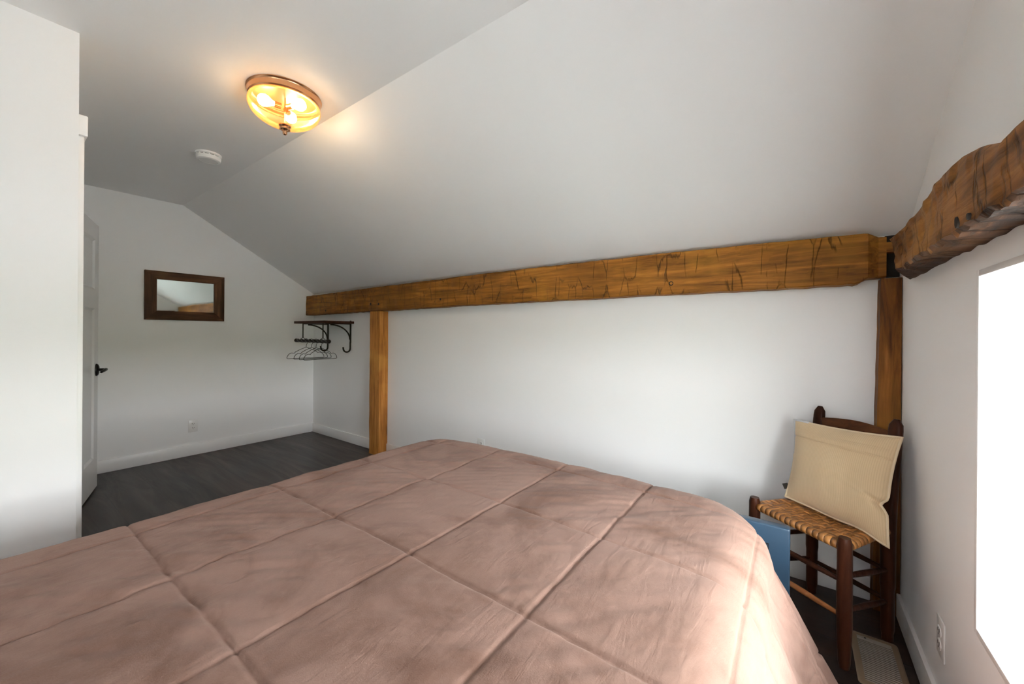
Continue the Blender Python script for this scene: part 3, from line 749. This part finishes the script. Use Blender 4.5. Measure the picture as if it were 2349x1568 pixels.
for j in range(nb + 1):
    row = []
    for i in range(na + 1):
        a = a0 + (a1 - a0) * i / na; b = b0_ + (b1_ - b0_) * j / nb
        aw = a + 0.006 * nz(a, b, 0, 2.6); bw = b + 0.006 * nz(b, a, 4, 2.6)
        p, e_, nx, ny = surf(a, b)
        # normal
        p1, *_ = surf(a + 0.002, b); p2, *_ = surf(a, b + 0.002)
        n = (p1 - p).cross(p2 - p)
        n = n.normalized() if n.length > 1e-12 else Vector((0, 0, 1))
        su, sv = seam(aw, MU), seam(bw, LV)
        groove = -0.0046 * math.exp(-(su / 0.0045) ** 2) - 0.0060 * math.exp(-(sv / 0.0045) ** 2)
        fu, fv = cell(aw, MU), cell(bw, LV)
        puff = 0.0032 * (1 - (2 * fu - 1) ** 4) * (1 - (2 * fv - 1) ** 4)
        wr = 0.0035 * nz(a * 2 + b * 1.2, a * 7 - b * 9, 1, 1.0) + 0.0022 * nz(a * 9 + b * 5, a * 22 - b * 30, 6, 1.0)
        wr *= 0.7 + 1.6 * max(0, nz(a, b, 3, 2.0) + 0.3)
        fold = 0
        if e_ > 0.08:
            s = (e_ - 0.08) / (ext - 0.08)
            th = math.atan2(ny, nx) * 0.9 + (b if abs(nx) > 0.7 else a) * 2.2
            fold = s * (0.016 * math.sin(th * 8.0 + 1.3) + 0.013 * nz(th * 5, e_ * 1.1, 2, 1.0))
            fold += 0.004 * min(1, s * 4) * nz(th * 16, e_ * 3, 5, 1.0)
        p = p + n * (groove + puff + wr + fold)
        row.append(bm.verts.new(p))
    grid.append(row)
for j in range(nb):
    for i in range(na):
        q = (grid[j][i], grid[j][i + 1], grid[j + 1][i + 1], grid[j + 1][i])
        bm.faces.new(q)
com = finish(bm, 'comforter', M['velvet'], None, True)
tag(com, 'dusty mauve velvet comforter with square quilting draped over the bed', 'comforter')

# ---------------------------------------------------------------- chair
A = Vector((0.144, 1.824, 0)); D = Vector((-0.145, 2.037, 0)); B = Vector((0.293, 2.092, 0)); C = Vector((0.064, 2.270, 0))
org = (A + B + C + D) / 4
chair = tag(empty('chair', org), 'small dark brown wooden ladder-back chair with woven splint seat in the corner', 'chair')
def cp(o): o.parent = chair; o.matrix_parent_inverse = Matrix.Translation(chair.location).inverted(); return o
back = Vector((0.58, 0.815, 0))
def turned(p0, p1, r0, r1, r2, name='leg', m=M['chair'], n=24, N=24):
    pts = []; rad = []
    for k in range(N + 1):
        t = k / N; pts.append(p0.lerp(p1, t))
        r = r0 + (r1 - r0) * min(1, t / 0.35) if t < 0.35 else r1 + (r2 - r1) * (t - 0.35) / 0.65
        if t > 0.985: r *= 0.80
        if t < 0.02: r *= 0.85
        rad.append(r)
    bm = bmesh.new(); tube(bm, pts, rad, n); return cp(finish(bm, name, m, None, True, 50))
for P in (A, D):
    turned(P + Vector((0, 0, 0)), P + Vector((0, 0, 0.461)), 0.0175, 0.0235, 0.0215)
def backpost(P, shift):
    bm = bmesh.new(); rs = []
    for k in range(41):
        t = k / 40; z = 0.852 * t
        off = back * (shift * max(0, (z - 0.40) / 0.45) ** 1.3)
        c = P + off + Vector((0, 0, z))
        wd = 0.0225 - (0.003 if z < 0.2 else 0); dp = 0.019 if z < 0.46 else 0.019 - 0.006 * (z - 0.46) / 0.4
        if t > 0.96: s_ = math.sqrt(max(0.15, 1 - ((t - 0.96) / 0.042) ** 2)); wd *= s_; dp *= s_
        if t < 0.05: wd *= 0.85; dp *= 0.85
        uu = Vector((0.815, -0.58, 0))
        rs.append([c + uu * wd * math.copysign(abs(math.cos(a)) ** 0.7, math.cos(a)) + back * dp * math.copysign(abs(math.sin(a)) ** 0.7, math.sin(a)) for a in [2 * PI * q / 20 for q in range(20)]])
    rings(bm, rs); return cp(finish(bm, 'back_post', M['chair'], None, True, 50))
backpost(B, 0.048); backpost(C, 0.048)
def slat(z0, z1, m=M['chair_slat']):
    off = back * (0.048 * max(0, ((z0 + z1) / 2 - 0.40) / 0.45) ** 1.3)
    bm = bmesh.new(); rs = []
    for k in range(17):
        t = k / 16; p = (C + off).lerp(B + off, 0.03 + 0.94 * t) + back * (0.022 * math.sin(PI * t) - 0.002)
        arch = 0.012 * math.sin(PI * t)
        rs.append([p - back * 0.006 + Vector((0, 0, z0)), p - back * 0.006 + Vector((0, 0, z1 - 0.004 + arch)), p - back * 0.002 + Vector((0, 0, z1 + arch)), p + back * 0.004 + Vector((0, 0, z1 - 0.003 + arch)), p + back * 0.005 + Vector((0, 0, z0))])
    rings(bm, rs); cp(finish(bm, 'back_slat', m, None, True, 50))
slat(0.715, 0.803); slat(0.56, 0.64)
def rung(P, za, Q, zb, r=0.0095, m=M['chair']):
    a = P + Vector((0, 0, za)); b = Q + Vector((0, 0, zb)); pts = [a.lerp(b, k / 8) for k in range(9)]
    bm = bmesh.new(); tube(bm, pts, [r * (0.75 + 0.35 * math.sin(PI * k / 8)) for k in range(9)], 14); cp(finish(bm, 'rung', m, None, True, 50))
rung(D, 0.300, A, 0.303); rung(D, 0.178, A, 0.178, 0.010, M['rung_lit'])
rung(A, 0.325, B, 0.272); rung(A, 0.203, B, 0.150)
rung(C, 0.275, B, 0.268); rung(C, 0.150, B, 0.153)
rung(D, 0.300, C, 0.280); rung(D, 0.185, C, 0.157)
# seat rails and woven seat
SZt = 0.437
for P, Q in ((A, D), (A, B), (D, C), (B, C)):
    bm = bmesh.new(); tube(bm, [P + Vector((0, 0, SZt - 0.012)), Q + Vector((0, 0, SZt - 0.012))], 0.011, 12); cp(finish(bm, 'seat_rail', M['chair'], None, True, 50))
def seat():
    bm = bmesh.new(); nu, nv = 15, 12
    tl = bm.verts.layers.float.new('tone')
    fr_, rt_ = (A - D), (B - C)
    def pos(u, v):     # u along D->A, v front->back ; v<0 or v>1 wraps round the rails
        P = D.lerp(A, u); Q = C.lerp(B, u)
        return P, Q
    ins = 0.055
    # weft strips: run front to back, wrap over front and back rails
    for i in range(nu):
        u0 = ins + (1 - 2 * ins) * (i + 0.05) / nu; u1 = ins + (1 - 2 * ins) * (i + 0.95) / nu
        tone = random.random()
        prof = []
        for k in range(7):   # wrap round the front rail from beneath
            a = math.radians(-100 + 190 * (1 - k / 6.0)) if False else math.radians(270 - 180 * k / 6.0)
            prof.append(('F', 0.0155 * math.cos(a), 0.0155 * math.sin(a)))
        for k in range(1, nv * 2):
            prof.append(('M', k / (nv * 2.0), 0))
        for k in range(7):
            a = math.radians(90 - 180 * k / 6.0); prof.append(('B', 0.0155 * math.cos(a), 0.0155 * math.sin(a)))
        rows = []
        for kind, p, q in prof:
            pr2 = []
            for u in (u0, (u0 + u1) / 2, u1):
                P, Q = pos(u, 0); d = (Q - P).normalized()
                if kind == 'F': v = P + d * p + Vector((0, 0, SZt - 0.012 + q))
                elif kind == 'B': v = Q + d * p + Vector((0, 0, SZt - 0.012 + q))
                else:
                    v = P.lerp(Q, p); ph = (p * nv + (i // 1) * 0.5) * PI
                    dip = -0.010 * math.sin(PI * p) * math.sin(PI * u)
                    v += Vector((0, 0, SZt + 0.0035 + 0.0016 * math.sin(ph * 1.0) + dip))
                if u == (u0 + u1) / 2: v = v + Vector((0, 0, 0.0007))
                vt = bm.verts.new(v); vt[tl] = tone; pr2.append(vt)
            rows.append(pr2)
        for a_, b_ in zip(rows, rows[1:]):
            for c in range(2): bm.faces.new((a_[c], a_[c + 1], b_[c + 1], b_[c]))
    for j in range(nv):   # warp strips side to side
        v0 = 0.03 + 0.94 * (j + 0.06) / nv; v1 = 0.03 + 0.94 * (j + 0.94) / nv; tone = random.random(); rows = []
        K = nu * 2
        seq = [('L', k) for k in range(7)] + [('M', k) for k in range(1, K)] + [('R', k) for k in range(7)]
        for kind, k in seq:
            pr2 = []
            for v_ in (v0, (v0 + v1) / 2, v1):
                Lp = D.lerp(C, v_); Rp = A.lerp(B, v_); d = (Rp - Lp).normalized()
                if kind == 'L':
                    a = math.radians(270 - 180 * k / 6.0); p = Lp + d * 0.0155 * math.cos(a) + Vector((0, 0, SZt - 0.012 + 0.0155 * math.sin(a)))
                elif kind == 'R':
                    a = math.radians(90 - 180 * k / 6.0); p = Rp + d * 0.0155 * math.cos(a) + Vector((0, 0, SZt - 0.012 + 0.0155 * math.sin(a)))
                else:
                    u = k / K; p = Lp.lerp(Rp, u); ph = (((u - ins) / (1 - 2 * ins)) * nu + j * 0.5 + 0.0) * PI
                    dip = -0.010 * math.sin(PI * v_) * math.sin(PI * u)
                    p = p + Vector((0, 0, SZt + 0.0035 - 0.0016 * math.sin(ph) + dip))
                vt = bm.verts.new(p); vt[tl] = tone; pr2.append(vt)
            rows.append(pr2)
        for a_, b_ in zip(rows, rows[1:]):
            for c in range(2): bm.faces.new((a_[c], a_[c + 1], b_[c + 1], b_[c]))
    o = finish(bm, 'seat', M['splint'], None, True, 60)
    sm = o.modifiers.new('thickness', 'SOLIDIFY'); sm.thickness = 0.0016; sm.offset = -1
    return cp(o)
seat()

# ---------------------------------------------------------------- pillow on the chair
def bilerp(c, u, v):
    tl_, tr_, br_, bl_ = c
    return tl_.lerp(tr_, u).lerp(bl_.lerp(br_, u), v)
PC = [Vector((0.0028, 2.2554, 0.7826)), Vector((0.3268, 2.0345, 0.7989)), Vector((0.2769, 1.9279, 0.4213)), Vector((-0.0286, 2.1613, 0.450))]
PN = Vector((0.5643, 0.7657, -0.3085)).normalized()     # away from the camera, into the chair back
PC = [p - PN * 0.012 for p in PC]
pil = tag(empty('pillow', tuple(PC[3].lerp(PC[2], 0.5))), 'beige ribbed corduroy pillow leaning against the chair back', 'pillow')
def pp(o): o.parent = pil; o.matrix_parent_inverse = Matrix.Translation(pil.location).inverted(); return o
def pedge(u, v):
    """pull the edges in between the corners; one dent on the right edge"""
    du = dv = 0
    k = 0.050
    eu = math.sin(PI * v) ** 0.8 * k; ev = math.sin(PI * u) ** 0.8 * k
    uu = u + eu * (1 - 2 * u); vv = v + ev * (1 - 2 * v) * 0.5 - 0.028 * v ** 3 * math.exp(-((u - 0.76) / 0.16) ** 2)
    dent = 0.055 * math.exp(-((v - 0.66) / 0.045) ** 2)
    if u > 0.5: uu -= dent * ((u - 0.5) * 2) ** 6
    return uu, vv
def side_surf(sg, m, name, nm=150):
    bm = bmesh.new(); uvl = bm.loops.layers.uv.new('UVMap'); G = []; UV = {}
    for j in range(nm + 1):
        row = []
        for i in range(nm + 1):
            u, v = i / nm, j / nm; uu, vv = pedge(u, v)
            p = bilerp(PC, uu, vv)
            prof = (max(0, math.sin(PI * u)) ** 0.55) * (max(0, math.sin(PI * v)) ** 0.55)
            th = (0.070 if sg < 0 else 0.026) * prof
            if sg < 0:
                th += 0.004 * nz(u, v, 1, 5) * prof
                # flap seam across the upper quarter
                s = v - (0.205 + 0.02 * u); th += 0.0050 * (1 / (1 + math.exp(s * 200))) * (1 if s > -0.09 else 0.6) * min(1, prof * 2) - 0.0065 * math.exp(-(s / 0.008) ** 2) + 0.003 * math.exp(-((s + 0.055) / 0.02) ** 2) * min(1, prof * 2)
                # pinch radiating from the dent
                dd = (v - 0.66 + 0.30 * (1 - u)); th -= 0.010 * math.exp(-(dd / 0.025) ** 2) * math.exp(-((1 - u) / 0.16) ** 2)
            vt = bm.verts.new(p + PN * sg * th); UV[vt] = (u, v); row.append(vt)
        G.append(row)
    for j in range(nm):
        for i in range(nm): bm.faces.new((G[j][i], G[j][i + 1], G[j + 1][i + 1], G[j + 1][i]))
    for f_ in bm.faces:
        for lp in f_.loops: lp[uvl].uv = UV[lp.vert]
    return pp(finish(bm, name, m, None, True))
side_surf(-1, M['cord'], 'back_cover'); side_surf(1, M['pillow_front'], 'front_cover')
loop = []
for (u0, v0, u1, v1) in ((0, 0, 1, 0), (1, 0, 1, 1), (1, 1, 0, 1), (0, 1, 0, 0)):
    for k in range(30):
        t = k / 30; uu, vv = pedge(u0 + (u1 - u0) * t, v0 + (v1 - v0) * t); loop.append(bilerp(PC, uu, vv))
# loop starts at the top left corner; the grey front cloth shows at that corner
bm = bmesh.new(); tube(bm, loop[5:108], 0.0052, 8); pp(finish(bm, 'piping', M['piping'], None, True))
bm = bmesh.new(); tube(bm, loop[107:] + loop[:6], 0.0056, 8); gp_ = pp(finish(bm, 'piping', M['pillow_front'], None, True)); gp_['label'] = 'grey piping at the upper left corner'
pt_ = bilerp(PC, 0.0, 0.86)
bm = bmesh.new(); box(bm, (-0.022, -0.001, -0.012), (0.004, 0.001, 0.012), mat=Matrix.Translation(pt_ + PN * 0.006) @ Matrix.Rotation(-0.6, 4, 'Z') @ Matrix.Rotation(-0.5, 4, 'Y'))
pp(finish(bm, 'care_tag', M['slot'], None))

# ---------------------------------------------------------------- blue heater behind the bed
HXr, HYf, HZt = -0.014, 1.795, 0.452
ht = tag(empty('heater', (HXr - 0.25, HYf, 0)), 'slate blue enamel panel heater standing between the bed and the chair', 'heater')
def hp(o): o.parent = ht; o.matrix_parent_inverse = Matrix.Translation(ht.location).inverted(); return o
x0 = HXr - 0.52
IX1, IZ1 = HXr - 0.070, 0.378
bm = bmesh.new()
box(bm, (x0, HYf, 0.03), (HXr, HYf + 0.042, HZt), 0.006, 3)
hp(finish(bm, 'body', M['blue'], None, True, 35))
bm = bmesh.new(); box(bm, (x0 + 0.067, HYf - 0.0012, 0.097), (IX1 + 0.003, HYf + 0.001, IZ1 + 0.003)); hp(finish(bm, 'shadow_gap', M['void'], None))
bm = bmesh.new(); W_ = 0.028
for a, b in [((x0 + 0.07, HYf - 0.006, 0.10), (x0 + 0.07 + W_, HYf, IZ1)), ((IX1 - W_, HYf - 0.006, 0.10), (IX1, HYf, IZ1)),
             ((x0 + 0.07 + W_, HYf - 0.006, IZ1 - W_), (IX1 - W_, HYf, IZ1)), ((x0 + 0.07 + W_, HYf - 0.006, 0.10), (IX1 - W_, HYf, 0.10 + W_))]:
    box(bm, a, b)
hp(finish(bm, 'window_frame', M['blue'], None))
bm = bmesh.new(); box(bm, (x0 + 0.07 + W_, HYf - 0.003, 0.10 + W_), (IX1 - W_, HYf, IZ1 - W_)); hp(finish(bm, 'window_glass', M['glassdark'], None))
for x in (x0 + 0.05, HXr - 0.09):
    bm = bmesh.new(); box(bm, (x, HYf + 0.002, 0), (x + 0.04, HYf + 0.040, 0.031), 0.003); hp(finish(bm, 'foot', M['black'], None, True, 40))

# ---------------------------------------------------------------- floor register
vt_ = tag(empty('floor_vent', ((V0 + V1) / 2, (VY0 + VY1) / 2, 0)), 'tan metal floor register with thin louvres beside the chair leg', 'vent')
def vp(o): o.parent = vt_; o.matrix_parent_inverse = Matrix.Translation(vt_.location).inverted(); return o
bm = bmesh.new()
wv_ = 0.020
def ringrect(x0, x1, y0, y1, z, r):
    P = []
    for cx, cy, a0_ in ((x1 - r, y1 - r, 0), (x0 + r, y1 - r, 90), (x0 + r, y0 + r, 180), (x1 - r, y0 + r, 270)):
        for k in range(5):
            a = math.radians(a0_ + 90 * k / 4); P.append((cx + r * math.cos(a), cy + r * math.sin(a), z))
    return P
rings(bm, [ringrect(V0, V1, VY0, VY1, 0.0005, 0.012), ringrect(V0 + 0.002, V1 - 0.002, VY0 + 0.002, VY1 - 0.002, 0.004, 0.012), ringrect(V0 + 0.006, V1 - 0.006, VY0 + 0.006, VY1 - 0.006, 0.006, 0.010),
           ringrect(V0 + wv_, V1 - wv_, VY0 + wv_, VY1 - wv_, 0.006, 0.003), ringrect(V0 + wv_, V1 - wv_, VY0 + wv_, VY1 - wv_, 0.0012, 0.003)], caps=False)
vp(finish(bm, 'register_frame', M['vent'], None, True, 35))
bm = bmesh.new()
e_ = 0.0015
for a, b in (((hx0 + e_, hy0 + e_, -0.095), (hx1 - e_, hy1 - e_, -0.09)), ((hx0 + e_, hy0 + e_, -0.09), (hx0 + 2 * e_, hy1 - e_, 0)), ((hx1 - 2 * e_, hy0 + e_, -0.09), (hx1 - e_, hy1 - e_, 0)),
             ((hx0 + 2 * e_, hy0 + e_, -0.09), (hx1 - 2 * e_, hy0 + 2 * e_, 0)), ((hx0 + 2 * e_, hy1 - 2 * e_, -0.09), (hx1 - 2 * e_, hy1 - e_, 0))): box(bm, a, b)
vp(finish(bm, 'duct', M['void'], None))
n = 23; yy0, yy1 = VY0 + wv_, VY1 - wv_ - 0.016
for k in range(n):
    y = yy0 + (yy1 - yy0) * (k + 0.5) / n
    bm = bmesh.new(); box(bm, (V0 + wv_ - 0.0005, -0.0024, -0.0006), (V1 - wv_ + 0.0005, 0.0024, 0.0006), mat=Matrix.Translation((0, y, 0.0035)) @ Matrix.Rotation(0.35, 4, 'X'))
    vp(finish(bm, 'louvre', M['slat'], None))
bm = bmesh.new(); box(bm, (V0 + wv_, VY1 - wv_ - 0.015, 0.0012), (V1 - wv_, VY1 - wv_, 0.0045), 0.001); dm = vp(finish(bm, 'damper_plate', M['slat'], None))
bm = bmesh.new(); lathe(bm, [(0.003, 0), (0.0035, 0.0012)], 10, Matrix.Translation((V0 + 0.045, VY1 - wv_ - 0.008, 0.0045))); vp(finish(bm, 'damper_screw', M['black'], None))
